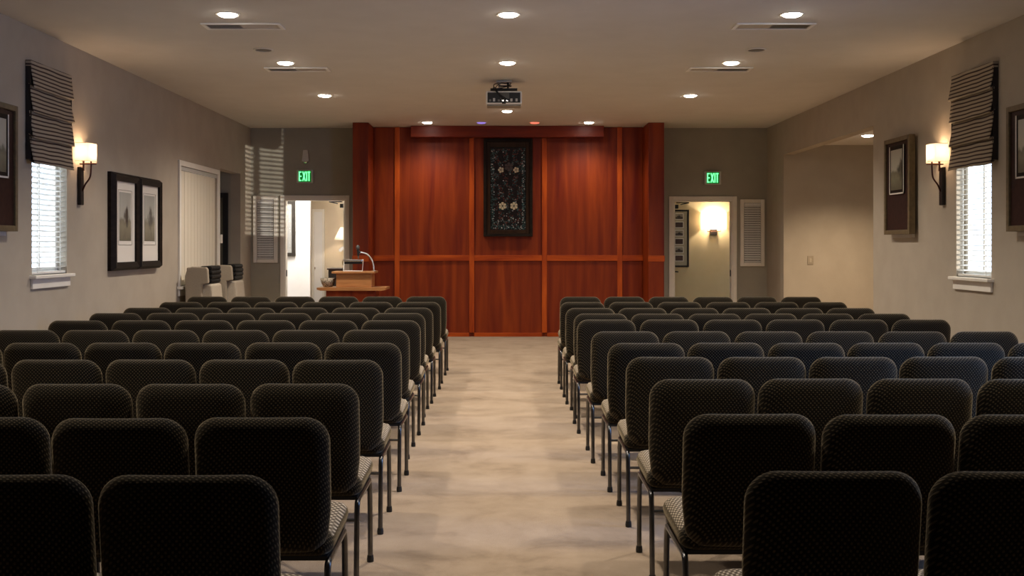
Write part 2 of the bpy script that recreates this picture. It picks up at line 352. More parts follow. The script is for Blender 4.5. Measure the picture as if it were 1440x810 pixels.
def blind(root_label, loc, rz, wd, z0, z1, pitch, depth, tilt, m, cat='blind', cords=True, thick=.003, base=True):
    t = thing('venetian_blind', root_label, cat, loc, rz)
    n = int((z1-z0-.05)/pitch)
    src = None
    for k in range(n):
        z = z0+.03+pitch*(k+.5)
        if src is None:
            bm = B(); box(bm, -wd/2, wd/2, -depth/2, depth/2, -thick/2, thick/2)
            src = obj('slat', bm, m, t); src.location = (0, 0, z); src.rotation_euler = (tilt, 0, 0)
        else: inst(src, t, (0, 0, z), (tilt, 0, 0), 'slat')
    bxo('head_rail', -wd/2, wd/2, -.022, .022, z1-.035, z1, m, t, .003)
    if base: bxo('bottom_rail', -wd/2, wd/2, -depth/2, depth/2, z0, z0+.022, m, t, .004)
    if cords:
        for x in (-wd*.33, wd*.33): obj('lift_cord', tube(B(), [(x, -depth/2-.002, z0+.01), (x, -depth/2-.002, z1-.02)], .0022, 5), m, t)
    return t
for k, (x0, x1, z0, z1, lab, lb2) in enumerate(((-3.925, -3.545, 1.145, 2.195, 'white framed inner window beside left doorway', 'closed white slat blind in inner window beside left doorway'),
                                   (3.715, 4.095, 1.09, 2.14, 'white framed inner window beside right doorway', 'closed white slat blind in inner window beside right doorway'))):
    d = struct('window_%d' % (k+1), (0, YB, 0), label=lab, cat='window')
    q = .058
    bxo('frame', x0, x0+q, -.035, 0, z0, z1, TRIM, d, .006); bxo('frame', x1-q, x1, -.035, 0, z0, z1, TRIM, d, .006)
    bxo('frame', x0+q, x1-q, -.035, 0, z1-q, z1, TRIM, d, .006); bxo('frame', x0+q, x1-q, -.035, 0, z0, z0+q, TRIM, d, .006)
    bxo('pane', x0+q, x1-q, -.006, -.002, z0+q, z1-q, mat('dim_glass', (.20, .19, .15), .2), d)
    blind(lb2, ((x0+x1)/2, YB-.021, 0), 0, x1-x0-2*q-.012, z0+q+.006, z1-q-.004, .036, .030, R(62), BLIND)

# ---------------------------------------------------------------- side windows with blinds and roman shades
def side_window(n, x, y0, y1, z0, z1, sgn, label):
    """opening in a side wall; local x along the wall, -y into the room"""
    yc = (y0+y1)/2; rz = R(90) if sgn < 0 else R(-90); wd = y1-y0
    d = struct('window_%d' % n, (x, yc, 0), rz, label=label, cat='window')
    h = wd/2; fy = .105
    for a_, b_ in ((-h, -h+.05), (h-.05, h)): bxo('frame', a_, b_, fy-.02, fy+.03, z0, z1, TRIM, d, .004)
    for a_, b_ in ((z0, z0+.05), (z1-.05, z1)): bxo('frame', -h+.05, h-.05, fy-.02, fy+.03, a_, b_, TRIM, d, .004)
    bxo('mullion', -.018, .018, fy-.01, fy+.02, z0+.05, z1-.05, TRIM, d)
    for a_, b_ in ((-h+.05, -.018), (.018, h-.05)): bxo('pane', a_, b_, fy, fy+.005, z0+.05, z1-.05, GLASS, d)
    bxo('sill', -h-.05, h+.05, -.06, .08, z0-.03, z0, TRIM, d, .006); bxo('apron', -h-.03, h+.03, -.022, 0, z0-.115, z0-.03, TRIM, d, .004)
    return d
side_window(3, XL, 8.98, 9.70, 1.17, 2.75, -1, 'narrow bright window with white sill on left wall')
side_window(4, XR, 9.05, 9.75, 1.14, 2.75, 1, 'narrow bright blue-white window with white sill on right wall')
side_window(5, XR, 4.3, 5.5, 1.14, 2.75, 1, 'window on right wall beside the nearest rows')
blind('white slat blind in left wall window below striped shade', (XL-.035, 9.34, 0), R(90), .71, 1.175, 2.74, .0455, .048, R(-14), BLIND)
blind('white slat blind in right wall window below striped shade', (XR+.035, 9.40, 0), R(-90), .69, 1.145, 2.74, .0455, .048, R(13), BLIND)

def roman_shade(x, yc, sgn, wd, z0, z1, label):
    t = thing('roman_shade', label, 'window shade', (x, yc, 0), R(90) if sgn < 0 else R(-90))
    bxo('head_board', -wd/2, wd/2, -.05, -.002, z1-.05, z1, STRIPE, t, .003)
    n = 4; hh = (z1-z0)/n
    rnd = random.Random(3+sgn)
    for k in range(n):
        zt = z1-k*hh-(.006 if k == 0 else 0); zb = zt-hh-.012
        bm = B(); NX, NZ = 16, 8; G = []
        for j in range(NZ+1):
            v = j/NZ; row = []
            for i in range(NX+1):
                u = i/NX
                y = -.045-.032*v**1.4-.004*math.sin(u*9+k*2+v*2)
                z = zt+(zb-zt)*v+.006*math.sin(u*7+k*1.7)*v
                row.append(bm.verts.new((-wd/2+wd*u+(.004*math.sin(k*3+v*4)), y, z)))
            G.append(row)
        # fold turning back under to the wall
        for yy, dz in ((-.06, -.018), (-.03, .01)):
            G.append([bm.verts.new((v.co.x, yy, zb+dz+.02)) for v in G[NZ]])
        for A, D in zip(G, G[1:]):
            for i in range(NX): bm.faces.new((A[i], D[i], D[i+1], A[i+1]))
        # closed sides
        o = obj('fold', bm, STRIPE, t, True)
        so = o.modifiers.new('thick', 'SOLIDIFY'); so.thickness = .006
    bxo('back_lining', -wd/2+.01, wd/2-.01, -.035, -.028, z0+.02, z1-.05, BLACKP, t)
    for s in (-1, 1): bxo('side_shadow_strip', s*(wd/2-.006)-.004, s*(wd/2-.006)+.004, -.05, -.004, z0+.02, z1-.05, mat('side_shadow', (.02, .015, .012), .9), t)  # dark strips paint the shadow along both sides of the folds
    return t
roman_shade(XL, 9.27, -1, .84, 2.12, 2.965, 'striped roman shade hanging over left wall window')
roman_shade(XR, 9.33, 1, .83, 2.12, 2.965, 'striped roman shade hanging over right wall window')
# wide window with closed vertical blind on the left wall
d = struct('window_6', (XL, 13.925, 0), R(90), label='wide white framed window with closed vertical blind on left wall', cat='window')
casing(d, -.855, .855, 2.40, .065, -.025, .92)
bxo('sill', -.95, .95, -.07, .10, .885, .92, TRIM, d, .006); bxo('apron', -.92, .92, -.022, 0, .80, .885, TRIM, d, .004)
for a_, b_ in ((-.855, -.80), (.80, .855), (-.025, .025)): bxo('frame', a_, b_, .10, .14, .92, 2.40, TRIM, d, .004)
for a_, b_ in ((-.80, -.025), (.025, .80)): bxo('pane', a_, b_, .115, .12, .92, 2.40, GLASS, d)
bxo('crank_handle', .925, .965, -.05, -.02, 1.45, 1.57, TRIM, d, .005); 
vb = thing('vertical_blind', 'closed beige vertical blind over wide left window behind armchairs', 'blind', (XL, 13.925, 0), R(90))
bxo('head_rail', -.85, .85, .0, .05, 2.35, 2.395, GREYP, vb, .003)
src = None
for k in range(24):
    x = -.85+1.70*(k+.5)/24; yv = .023+.005*(k % 2)
    if src is None: src = bxo('vane', -.043, .043, -.001, .001, .923, 2.349, VANE, vb); src.location = (x, yv, 0)
    else: inst(src, vb, (x, yv, 0), None, 'vane')
# ---------------------------------------------------------------- wall sconces
def sconce(x, y, sgn, label):
    t = thing('wall_sconce', label, 'wall lamp', (x, y, 0), R(90) if sgn < 0 else R(-90), 'wall sconces beside the striped shades')
    bxo('back_plate', -.038, .038, -.035, 0, 1.80, 2.155, BRONZE, t, .006)
    obj('stem', tube(B(), [(0, -.045, 2.12), (0, -.045, 2.26)], .009), BRONZEA, t, True, angle=40)
    obj('curved_arm', tube(B(), bend([(0, -.035, 1.93), (0, -.06, 1.99), (0, -.105, 2.06), (0, -.115, 2.15), (0, -.115, 2.26)]), .008), BRONZEA, t, True, angle=40)
    bxo('cross_bar', -.012, .012, -.165, -.01, 2.178, 2.190, BRONZEA, t, .003)
    # bowed linen shade, open at top and bottom
    bm = B(); n = 14; hw = .115
    prof = [(-hw, -.012)]+[(-hw+2*hw*i/n, -.125-.03*math.sin(math.pi*i/n)) for i in range(n+1)]+[(hw, -.012)]
    A = [bm.verts.new((u, v, 2.205)) for u, v in prof]; D = [bm.verts.new((u, v, 2.375)) for u, v in prof]
    for i in range(len(prof)-1): bm.faces.new((A[i], A[i+1], D[i+1], D[i]))
    s = obj('shade', bm, SHADE, t)
    for z in (2.205, 2.373): obj('shade_rim', tube(B(), [(u, v-.001, z) for u, v in prof], .0025, 6), mat('rim_linen', (.5, .42, .33), .8), s)
    obj('bulb', lathe(B(), [(.004, -.04), (.018, -.03), (.022, 0), (.016, .025), (.004, .035)], 12, (0, -.07, 2.295)), BULB, t, True)
    obj('socket', lathe(B(), [(.012, -.03), (.012, .0)], 10, (0, -.07, 2.255)), BRONZEA, t)
    lamp('sconce_light', 'POINT', (0, -.07, 2.30), 7.5, (1, .66, .40), t, shadow_soft_size=.03)
    return t
sconce(XL, 9.97, -1, 'lit bronze wall sconce with linen shade on left wall')
sconce(XR, 10.02, 1, 'lit bronze wall sconce with linen shade on right wall')
ls = thing('wall_sconce', 'bright white box wall lamp seen through right doorway', 'wall lamp', (3.74, 19.0, 0))
bm = B(); prof = [(-.215, -.005), (-.215, -.11), (-.1, -.125), (0, -.13), (.1, -.125), (.215, -.11), (.215, -.005)]
A = [bm.verts.new((u, v, 1.70)) for u, v in prof]; D = [bm.verts.new((u, v, 2.0)) for u, v in prof]
for i in range(len(prof)-1): bm.faces.new((A[i], A[i+1], D[i+1], D[i]))
obj('shade', bm, SHADE, ls)
bxo('back_plate', -.06, .06, -.03, 0, 1.60, 1.72, BRONZE, ls, .004)
obj('bracket', tube(B(), [(-.12, -.06, 1.69), (-.12, -.06, 1.665), (.12, -.06, 1.665), (.12, -.06, 1.69)], .008, 6), BRONZEA, ls)
lamp('lobby_sconce_light', 'POINT', (0, -.07, 1.88), 26, (1, .84, .60), ls, shadow_soft_size=.04)

# ---------------------------------------------------------------- ceiling fixtures
def downlight(x, y, label, energy=60, col=(1, .895, .775), lens=LAMPON, z=HT, ang=118, grp='recessed ceiling lights', r=.075):
    t = thing('ceiling_downlight', label, 'ceiling light', (x, y, z), 0, grp)
    obj('trim_ring', lathe(B(), [(r*1.02, -.001), (r*1.02, -.006), (r*1.25, -.006), (r*1.32, -.001)], 28, caps=False), TRIM, t, True, angle=30)
    obj('lens', lathe(B(), [(r, -.001), (r*.97, -.010), (r*.75, -.018), (r*.4, -.022), (.004, -.023)], 28), lens, t, True)
    if energy: lamp('downlight_beam', 'SPOT', (0, 0, -.04), energy, col, t, spot_size=R(ang), spot_blend=.85, shadow_soft_size=.07)
    return t
rowname = {8.47: 'nearest visible row', 10.72: 'second visible row', 13.07: 'third visible row'}
for y, e in ((3.97, 88), (6.22, 140), (8.47, 145), (10.72, 150), (13.07, 190)):
    for x, c in ((-2.19, 'left'), (.04, 'centre'), (2.29, 'right')):
        if y == 13.07 and c == 'centre': continue
        if y in rowname: lab = 'round white recessed ceiling light, %s column, %s' % (c, rowname[y])
        else: lab = 'recessed ceiling light, %s column, above the %s row of chairs from camera' % (c, 'second' if y < 5 else 'fifth')
        downlight(x, y, lab, e, ang=150 if y > 13 else (138 if y > 10 else 118))
downlight(.05, 14.6, 'round white recessed ceiling light just beyond the projector', 45, r=.065)
for x, lab, en, cc, ln in ((-1.14, 'round white spotlight above left end of wood header beam', 62, (1, .90, .76), LAMPON),
                   (-.33, 'small dim violet ceiling spotlight by wood header beam', 1.0, (.5, .35, 1), mat('violet_lens', (.25, .18, .6), .4, emis=.55, ecol=(.35, .25, .9))),
                   (.468, 'small red glowing ceiling spotlight by wood header beam', 2.0, (1, .25, .15), mat('red_lens', (.9, .2, .12), .4, emis=1.0, ecol=(1, .16, .10))),
                   (1.277, 'round white spotlight above right end of wood header beam', 62, (1, .90, .76), LAMPON)):
    downlight(x, 15.96, lab, en, cc, ln, ang=140, r=.07, grp='spotlights in front of the wood wall')
downlight(4.90, 14.35, 'recessed ceiling light inside the right alcove', 240, (1, .78, .54), z=2.90, ang=125, grp='alcove light')
VENTW = mat('vent_white', (.88, .84, .76), .4)
def vent(x, y, label):
    t = thing('ceiling_vent', label, 'vent', (x, y, HT), 0, 'ceiling air vents')
    W, D = .33, .118
    for a_, b_, c_, e_ in ((-W, W, -D, -D+.03), (-W, W, D-.03, D), (-W, -W+.03, -D+.03, D-.03), (W-.03, W, -D+.03, D-.03)): bxo('frame', a_, b_, c_, e_, -.012, -.001, VENTW, t, .003)
    bxo('duct', -W+.03, W-.03, -D+.03, D-.03, -.003, -.001, BLACKP, t)
    bm = B(); n = 34
    for i in range(n):
        x_ = -W+.04+(2*W-.08)*i/(n-1); box(bm, -.0045, .0045, -D+.03, D-.03, -.001, .001, M=Matrix.Translation((x_, 0, -.006)) @ Matrix.Rotation(R(40 if i < n*.45 else -40), 4, 'Y'))
    o = obj('louvres', bm, TRIM, t); o['kind'] = 'stuff'
    return t
vent(-2.175, 8.92, 'slotted white ceiling vent, left side, nearer the camera'); vent(2.255, 8.92, 'slotted white ceiling vent, right side, nearer the camera')
vent(-2.145, 11.12, 'slotted white ceiling vent, left side, farther away'); vent(2.25, 11.12, 'slotted white ceiling vent, right side, farther away')
for x, lab in ((-2.25, 'flat round ceiling speaker on the left half of ceiling'), (2.37, 'flat round ceiling speaker on the right half of ceiling')):
    t = thing('ceiling_speaker', lab, 'speaker', (x, 10.0, HT), 0, 'round ceiling speakers')
    obj('rim', lathe(B(), [(.078, -.001), (.078, -.010), (.092, -.008), (.095, -.001)], 28, caps=False), TRIM, t, True, angle=30)
    obj('grille', lathe(B(), [(.078, -.001), (.076, -.006), (.004, -.008)], 28), mat('speaker_grille', (.20, .18, .15), .8), t, True)

# projector
pj = thing('ceiling_projector', 'white projector with tangled cables hanging from ceiling', 'projector', (.005, 11.95, HT))
obj('ceiling_plate', box(B(), -.085, .085, -.06, .06, -.016, -.001, .003), GREYP, pj)
for x in (-.05, .045): obj('mount_post', tube(B(), [(x, 0, -.016), (x, 0, -.085)], .012, 8), GREYP if x < 0 else BLACKP, pj)
bxo('mount_bracket', -.15, .15, -.05, .05, -.103, -.085, BLACKP, pj, .003)
bxo('mount_arm', -.06, .085, -.02, .02, -.06, -.048, BLACKP, pj, .002)
body = bxo('body', -.2, .2, -.135, .15, -.272, -.125, mat('projector_shell', (.88, .85, .78), .4), pj, .02)
bxo('connector_panel', -.182, .182, -.142, -.130, -.257, -.145, BLACKP, pj, .004)
bxo('vent_grille', -.04, .06, -.146, -.141, -.215, -.150, mat('grille_grey', (.12, .115, .09), .6), pj)
for k in range(7):
    x = -.15+.048*k+random.uniform(-.008, .008)
    bxo('socket', x-.012, x+.012, -.150, -.142, -.245, -.225+random.uniform(0, .02), random.choice((GREYP, CHROME, mat('socket_grey', (.2, .19, .17), .5))), pj, .002)
bxo('lamp_latch', -.022, .022, -.147, -.138, -.271, -.258, BRONZE, pj, .002)
bxo('lower_lip', -.19, .19, -.10, .12, -.288, -.272, mat('projector_under', (.30, .27, .22), .5), pj, .004)
for pts in ([(-.05, -.02, -.03), (-.11, -.09, -.05), (-.10, -.16, -.12), (-.04, -.17, -.18), (.02, -.15, -.235)],
            [(.03, -.02, -.03), (-.04, -.10, -.04), (-.09, -.17, -.10), (-.05, -.17, -.17), (-.01, -.15, -.23)],
            [(-.14, -.06, -.10), (-.10, -.14, -.09), (-.07, -.17, -.15), (.0, -.17, -.20), (.05, -.15, -.235)],
            [(.08, -.02, -.03), (.02, -.09, -.075), (-.08, -.14, -.105), (-.15, -.10, -.115)]):
    obj('cable', tube(B(), bend(pts, 6), .005, 6), BLACKP, pj, True)

# ---------------------------------------------------------------- exit signs, alarm, switch
GREEN = mat('green_letter', (.02, .9, .12), .4, emis=1.3, ecol=(.16, 1, .32))
GREENB = mat('green_face', (.01, .14, .03), .5, emis=.12, ecol=(.0, .6, .08))
def exit_sign(x, z, label):
    t = thing('exit_sign', label, 'exit sign', (x, YB, z), 0, 'green exit signs above the doorways')
    bxo('housing', -.132, .132, -.05, 0, -.105, .105, GREYP, t, .012); bxo('face', -.098, .098, -.054, -.05, -.088, .088, GREENB, t)
    st = .017; h = .074; w_ = .038
    def bar(bm, p, q):
        p, q = Vector((p[0], 0, p[1])), Vector((q[0], 0, q[1])); d_ = (q-p); a_ = math.atan2(d_.z, d_.x); L_ = d_.length
        box(bm, -L_/2, L_/2, -.058, -.054, -st/2, st/2, M=Matrix.Translation((p+q)/2) @ Matrix.Rotation(-a_, 4, 'Y'))
    for ch, cx in (('E', -.066), ('X', -.012), ('I', .030), ('T', .066)):
        bm = B(); hw = w_/2
        if ch == 'E':
            bar(bm, (cx-hw, -h), (cx-hw, h))
            for zz in (-h+st/2, 0, h-st/2): bar(bm, (cx-hw, zz), (cx+hw*.8, zz))
        elif ch == 'X': bar(bm, (cx-hw, -h), (cx+hw, h)); bar(bm, (cx-hw, h), (cx+hw, -h))
        elif ch == 'I': bar(bm, (cx, -h), (cx, h))
        else: bar(bm, (cx, -h), (cx, h)); bar(bm, (cx-hw, h-st/2), (cx+hw, h-st/2))
        obj('letter', bm, GREEN, t)
    return t
exit_sign(-3.11, 2.50, 'green lit EXIT sign above left doorway'); exit_sign(3.28, 2.475, 'green lit EXIT sign above right doorway')
al = thing('alarm_strobe', 'pale wall alarm unit above left exit sign', 'alarm', (-3.10, YB, 2.81))
obj('case', prism(B(), [(-.055, -.075), (-.035, .10), (.035, .10), (.055, -.075)], -.06, 0), GREYP, al)
obj('lens', lathe(B(), [(.05, -.02), (.045, -.035), (.025, -.05), (.004, -.055)], 14, (0, -.045, -.06)), CHROME, al, True)
sw = thing('light_switch', 'small beige light switch plate on alcove wall', 'switch', (4.535, 15.76, 1.20))
bxo('plate', -.045, .045, -.008, 0, -.065, .065, TANUP, sw, .003); bxo('rocker', -.016, .016, -.012, -.008, -.033, .033, TANLT, sw, .002)

# ---------------------------------------------------------------- pictures
def frame_bars(t, W, z0, z1, wd, y0, y1, m, name='frame'):
    bxo(name, -W/2, -W/2+wd, y0, y1, z0, z1, m, t, .004); bxo(name, W/2-wd, W/2, y0, y1, z0, z1, m, t, .004)
    bxo(name, -W/2+wd, W/2-wd, y0, y1, z1-wd, z1, m, t, .004); bxo(name, -W/2+wd, W/2-wd, y0, y1, z0, z0+wd, m, t, .004)
def big_picture(x, y, sgn, art, label):
    t = thing('framed_picture', label, 'picture', (x, y, 0), R(90) if sgn < 0 else R(-90), 'bronze framed landscapes on dark mats')
    W, z0, z1 = .71, 1.535, 2.535
    frame_bars(t, W, z0, z1, .045, -.09, -.03, GOLDF)
    bxo('mat_board', -W/2+.045, W/2-.045, -.072, -.04, z0+.045, z1-.045, DARKMAT, t)
    ax, az, bw, bh = 0, 2.20, .40, .50
    f = bxo('inner_mat', ax-bw/2, ax+bw/2, -.084, -.072, az-bh/2, az+bh/2, BLACKF, t, .003)
    for a_, b_, c_, e_ in ((-bw/2, -bw/2+.014, -bh/2, bh/2), (bw/2-.014, bw/2, -bh/2, bh/2), (-bw/2, bw/2, -bh/2, -bh/2+.014)):
        bxo('fillet', a_, b_, -.088, -.084, az+c_, az+e_, PAPER, t)
    bxo('print', -bw/2+.045, bw/2-.045, -.087, -.084, az-bh/2+.045, az+bh/2-.04, art, t)
    bxo('stand_off', -W/2+.08, W/2-.08, -.03, 0, z0-.035, z1-.1, GREYP, t)
    return t
LS = ((.46, .45, .37), (.20, .20, .13), (.035, .040, .025))
big_picture(XL, 8.175, -1, art_mat('print_river_left', 3.1, *LS, cx=.2, wtree=.3), 'large bronze framed dark landscape at left edge of view')
big_picture(XR, 8.245, 1, art_mat('print_river_right', 8.4, *LS, cx=.75, wtree=.3), 'large bronze framed dark landscape at right edge of view')
big_picture(XR, 11.005, 1, art_mat('print_river_path', 5.7, *LS, cx=.85, wtree=.33), 'bronze framed misty river landscape between right sconce and alcove')
def pair_picture(y, art, label):
    t = thing('framed_picture', label, 'picture', (XL, y, 0), R(90), 'pair of black framed tree prints')
    W, z0, z1, fw, dp = .745, 1.165, 2.165, .085, .08
    def side(c0, c1, i0, i1):     # mitred member between outer corners c and inner corners i, chamfered outside
        bm = B(); ch = .03
        def lerp(a_, b_, k): return (a_[0]+(b_[0]-a_[0])*k, a_[1]+(b_[1]-a_[1])*k)
        k = ch/fw
        P = [(c0, 0), (c0, -dp*.45), (lerp(c0, i0, k), -dp), (i0, -dp*.85), (i0, 0)]; Q = [(c1, 0), (c1, -dp*.45), (lerp(c1, i1, k), -dp), (i1, -dp*.85), (i1, 0)]
        A = [bm.verts.new((p[0], y_, p[1])) for p, y_ in P]; D = [bm.verts.new((p[0], y_, p[1])) for p, y_ in Q]
        bm.faces.new(A); bm.faces.new(D[::-1])
        for i in range(5): bm.faces.new((A[i], D[i], D[(i+1) % 5], A[(i+1) % 5]))
        bmesh.ops.recalc_face_normals(bm, faces=bm.faces[:]); obj('frame', bm, BLACKF, t)
    o = [(-W/2, z0), (W/2, z0), (W/2, z1), (-W/2, z1)]; i_ = [(-W/2+fw, z0+fw), (W/2-fw, z0+fw), (W/2-fw, z1-fw), (-W/2+fw, z1-fw)]
    i_ = [(x_*1.0, z_) for x_, z_ in i_]
    for k in range(4): side(o[k], o[(k+1) % 4], i_[k], i_[(k+1) % 4])
    bxo('mat_board', -W/2+fw, W/2-fw, -.045, -.01, z0+fw, z1-fw, PAPER, t)
    az0, az1, ax = z0+fw+.22, z1-fw-.10, .185
    frame_bars(t, 2*ax+.03, az0-.015-.03, az1+.015, .006, -.050, -.045, GREYP, 'mat_line')
    bxo('print', -ax+.02, ax-.02, -.049, -.045, az0, az1-.01, art, t)
    return t
WC = ((.40, .40, .36), (.22, .20, .13), (.02, .017, .01))
pair_picture(11.065, art_mat('print_tree', 1.3, *WC, cx=.62, wtree=.30), 'black framed tree print with cream mat, left one of pair')
pair_picture(11.825, art_mat('print_grove', 6.2, *WC, cx=.6, wtree=.34), 'black framed grove print with cream mat, right one of pair')
# dark framed mirror in the hall
mr = thing('framed_mirror', 'tall dark framed mirror at end of left hall opening', 'mirror', (-4.56, 16.10, 0))
frame_bars(mr, .82, .10, 2.21, .075, -.05, -.002, BLACKP); bxo('mirror_glass', -.335, .335, -.03, -.004, .175, 2.135, mat('hall_mirror', (.30, .27, .20), .25, .6), mr)
# mirror in side room, board of photographs in the lobby
m2 = thing('framed_mirror', 'dark framed mirror on white wall through left doorway', 'mirror', (-3.875, 18.3, 0))
frame_bars(m2, .62, 1.23, 2.19, .062, -.04, -.002, noisy('mirror_frame', (.02, .015, .011), (.035, .028, .021), nscale=5, rough=.4)); bxo('mirror_glass', -.248, .248, -.02, -.004, 1.292, 2.128, mat('bright_mirror', (.75, .78, .82), .15, .8), m2)
pb = thing('photo_board', 'narrow framed board of six small photographs through right doorway', 'picture frame', (3.10, 19.0, 0))
frame_bars(pb, .40, 1.03, 2.05, .03, -.035, -.002, BRONZE); bxo('mat_board', -.17, .17, -.02, -.004, 1.06, 2.02, noisy('board_mat', (.42, .37, .26), (.46, .40, .29), rough=.8), pb)
for k in range(6):
    z = 1.93-k*.148
    bxo('photo_border', -.055, .105, -.026, -.02, z-.058, z+.058, PAPER, pb)
    bxo('photograph', -.042, .092, -.029, -.026, z-.045, z+.045, art_mat('photo_%d' % k, k*2.3, (.30, .26, .20), (.08, .05, .03), (.02, .012, .01)) if k % 2 == 0 else mat('photo_dark', (.05, .022, .014), .4), pb)

# ---------------------------------------------------------------- inlaid floral panel on the wood wall
FP = thing('floral_panel', 'dark framed floral mosaic panel at centre of wood wall', 'wall art', (.072, PY-.001, 0))
W, z0, z1 = .762, 1.555, 3.07
frame_bars(FP, W, z0, z1, .045, -.075, -.001, BLACKF, 'outer_frame')
bmx = noisy('walnut_frame', (.020, .010, .005), (.036, .018, .009), scale=(8, 8, 1), nscale=2, rough=.4, spec=.15)
bxo('inner_frame', -W/2+.045, -W/2+.105, -.055, -.001, z0+.045, z1-.045, bmx, FP, .004); bxo('inner_frame', W/2-.105, W/2-.045, -.055, -.001, z0+.045, z1-.045, bmx, FP, .004)
bxo('inner_frame', -W/2+.105, W/2-.105, -.055, -.001, z1-.125, z1-.045, bmx, FP, .004); bxo('inner_frame', -W/2+.105, W/2-.105, -.055, -.001, z0+.045, z0+.105, bmx, FP, .004)
bxo('ground', -W/2+.105, W/2-.105, -.030, -.001, z0+.105, z1-.125, noisy('mosaic_ground', (.004, .003, .003), (.013, .008, .007), nscale=14, rough=.4, coat=.1, spec=.15), FP)
CREAM = mat('cream_glass', (.52, .45, .30), .25, coat=.4); TEAL = mat('teal_glass', (.05, .10, .10), .2); SILV = mat('silver_glass', (.60, .62, .60), .15, .2); ROSE = mat('rose_glass', (.12, .04, .03), .25)
def flower(cx, cz, r, n, m, label):
    root = obj('flower', lathe(B(), [(r*.16, 0), (r*.14, -.004), (.002, -.006)], 10), BLACKP, FP, loc=(cx, -.036, cz)); root.rotation_euler = (R(-90), 0, 0)
    root.data.transform(Matrix.Scale(-1, 4, (0, 0, 1)))
    root['label'] = label
    for k in range(n):
        a_ = 2*math.pi*(k+.5)/n; da = math.pi/n*.86; bm = B()
        poly = [(r*.22*math.cos(a_-da*.8), r*.22*math.sin(a_-da*.8)), (r*.8*math.cos(a_-da), r*.8*math.sin(a_-da)), (r*.98*math.cos(a_-da*.5), r*.98*math.sin(a_-da*.5)), (r*math.cos(a_), r*math.sin(a_)),
                (r*.98*math.cos(a_+da*.5), r*.98*math.sin(a_+da*.5)), (r*.8*math.cos(a_+da), r*.8*math.sin(a_+da)), (r*.22*math.cos(a_+da*.8), r*.22*math.sin(a_+da*.8))]
        prism(bm, poly, 0, .006, 'z'); obj('petal', bm, m, root)
pxm = FPX/PY*1.0
def pz(y): return HC+(VY-y)/(FPX/16.55)
def pxx(x): return (x-VX)/(FPX/16.55)-.072
def zx(u): return pxx(660+u/4.5)
def zy(v): return pz(170+v/4.5)
flower(zx(210), zy(538), .060, 6, CREAM, 'large cream glass flower, lower left'); flower(zx(282), zy(538), .060, 6, CREAM, 'large cream glass flower, lower right')
flower(zx(200), zy(310), .046, 5, CREAM, 'small cream glass flower, upper left'); flower(zx(296), zy(310), .046, 5, CREAM, 'small cream glass flower, upper right')
flower(zx(250), zy(290), .068, 6, mat('dim_brown_glass', (.05, .035, .03), .3), 'dim brown star flower, top centre')
rnd = random.Random(11)
def chips(name, m, n, pos, s0=.004, s1=.011):
    bm = B()
    for _ in range(n):
        x, z = pos(); s = rnd.uniform(s0, s1); a_ = rnd.uniform(0, 3.14)
        box(bm, -s, s, -.004, 0, -s*rnd.uniform(.4, 1), s*.7, M=Matrix.Translation((x, -.031, z)) @ Matrix.Rotation(a_, 4, 'Y'))
    o = obj(name, bm, m, FP); o['kind'] = 'stuff'
xa, xb, za, zb = -W/2+.115, W/2-.115, z0+.115, z1-.15
def edge():
    k = rnd.random()
    if k < .42: return rnd.uniform(xa, xa+.05), rnd.uniform(za, zb)
    if k < .84: return rnd.uniform(xb-.05, xb), rnd.uniform(za, zb)
    return rnd.uniform(xa, xb), rnd.uniform(za, za+.07)
def inner():
    for _ in range(50):
        x, z = rnd.uniform(xa+.04, xb-.04), rnd.uniform(za, zb)
        if math.sin(x*42)*math.sin(z*17+1) > -.1: break
    return x, z
def arch():
    u = rnd.uniform(-1, 1); return u*.17, z0+.20+.16*(1-abs(u))+rnd.uniform(-.02, .02)
chips('silver_chips', SILV, 110, edge, .004, .010); chips('teal_chips', TEAL, 420, edge); chips('teal_leaf_chips', TEAL, 420, inner); chips('rose_chips', ROSE, 420, inner)
chips('silver_leaf_chips', SILV, 60, inner, .003, .009); chips('arch_chips', SILV, 24, arch, .004, .008)

# ---------------------------------------------------------------- lectern with what stands on it
lt = thing('lectern', 'wooden lectern with wide side shelf in front of left pillar', 'lectern', (-1.96, 14.0, 0))
obj('desk_shelf', prism(B(), [(-.45, .875), (.44, .875), (.44, .845), (.38, .835), (-.40, .835), (-.45, .85)], -.24, .26), OAK, lt)
bxo('pedestal', -.34, .30, -.18, .20, .09, .835, WOOD, lt, .006); bxo('plinth', -.38, .34, -.22, .24, 0, .09, WOOD, lt, .006)
bxo('reading_box', -.21, .25, -.17, .17, .876, 1.055, OAK, lt, .004); bxo('reading_top', -.265, .29, -.20, .20, 1.055, 1.082, OAK, lt, .005)
bs = thing('book_stand', 'white wire reading stand with silver ledge on lectern', 'book stand', (-1.96, 13.95, 1.082))
obj('wire_frame', tube(B(), [(-.12, -.08, .006), (.125, -.08, .006), (.13, -.02, .15), (-.12, -.02, .15), (-.12, -.08, .006)], .006, 8), mat('white_wire', (.75, .73, .70), .4), bs)
bxo('ledge', -.125, .12, -.05, .03, .125, .155, CHROME, bs, .008); bxo('book_rest', -.12, .115, -.035, -.005, .095, .125, BLACKP, bs, .003)
mc = thing('gooseneck_microphone', 'microphone on curved silver gooseneck at right of lectern', 'microphone', (-1.70, 14.0, 1.082))
obj('base', lathe(B(), [(.028, 0), (.028, .008), (.014, .014)], 16), CHROME, mc)
obj('gooseneck', tube(B(), bend([(0, 0, .01), (-.005, 0, .08), (-.03, 0, .15), (-.08, 0, .215), (-.14, 0, .24), (-.19, 0, .25)]), .009, 8), mat('silver_neck', (.62, .62, .60), .3, .6), mc, True)
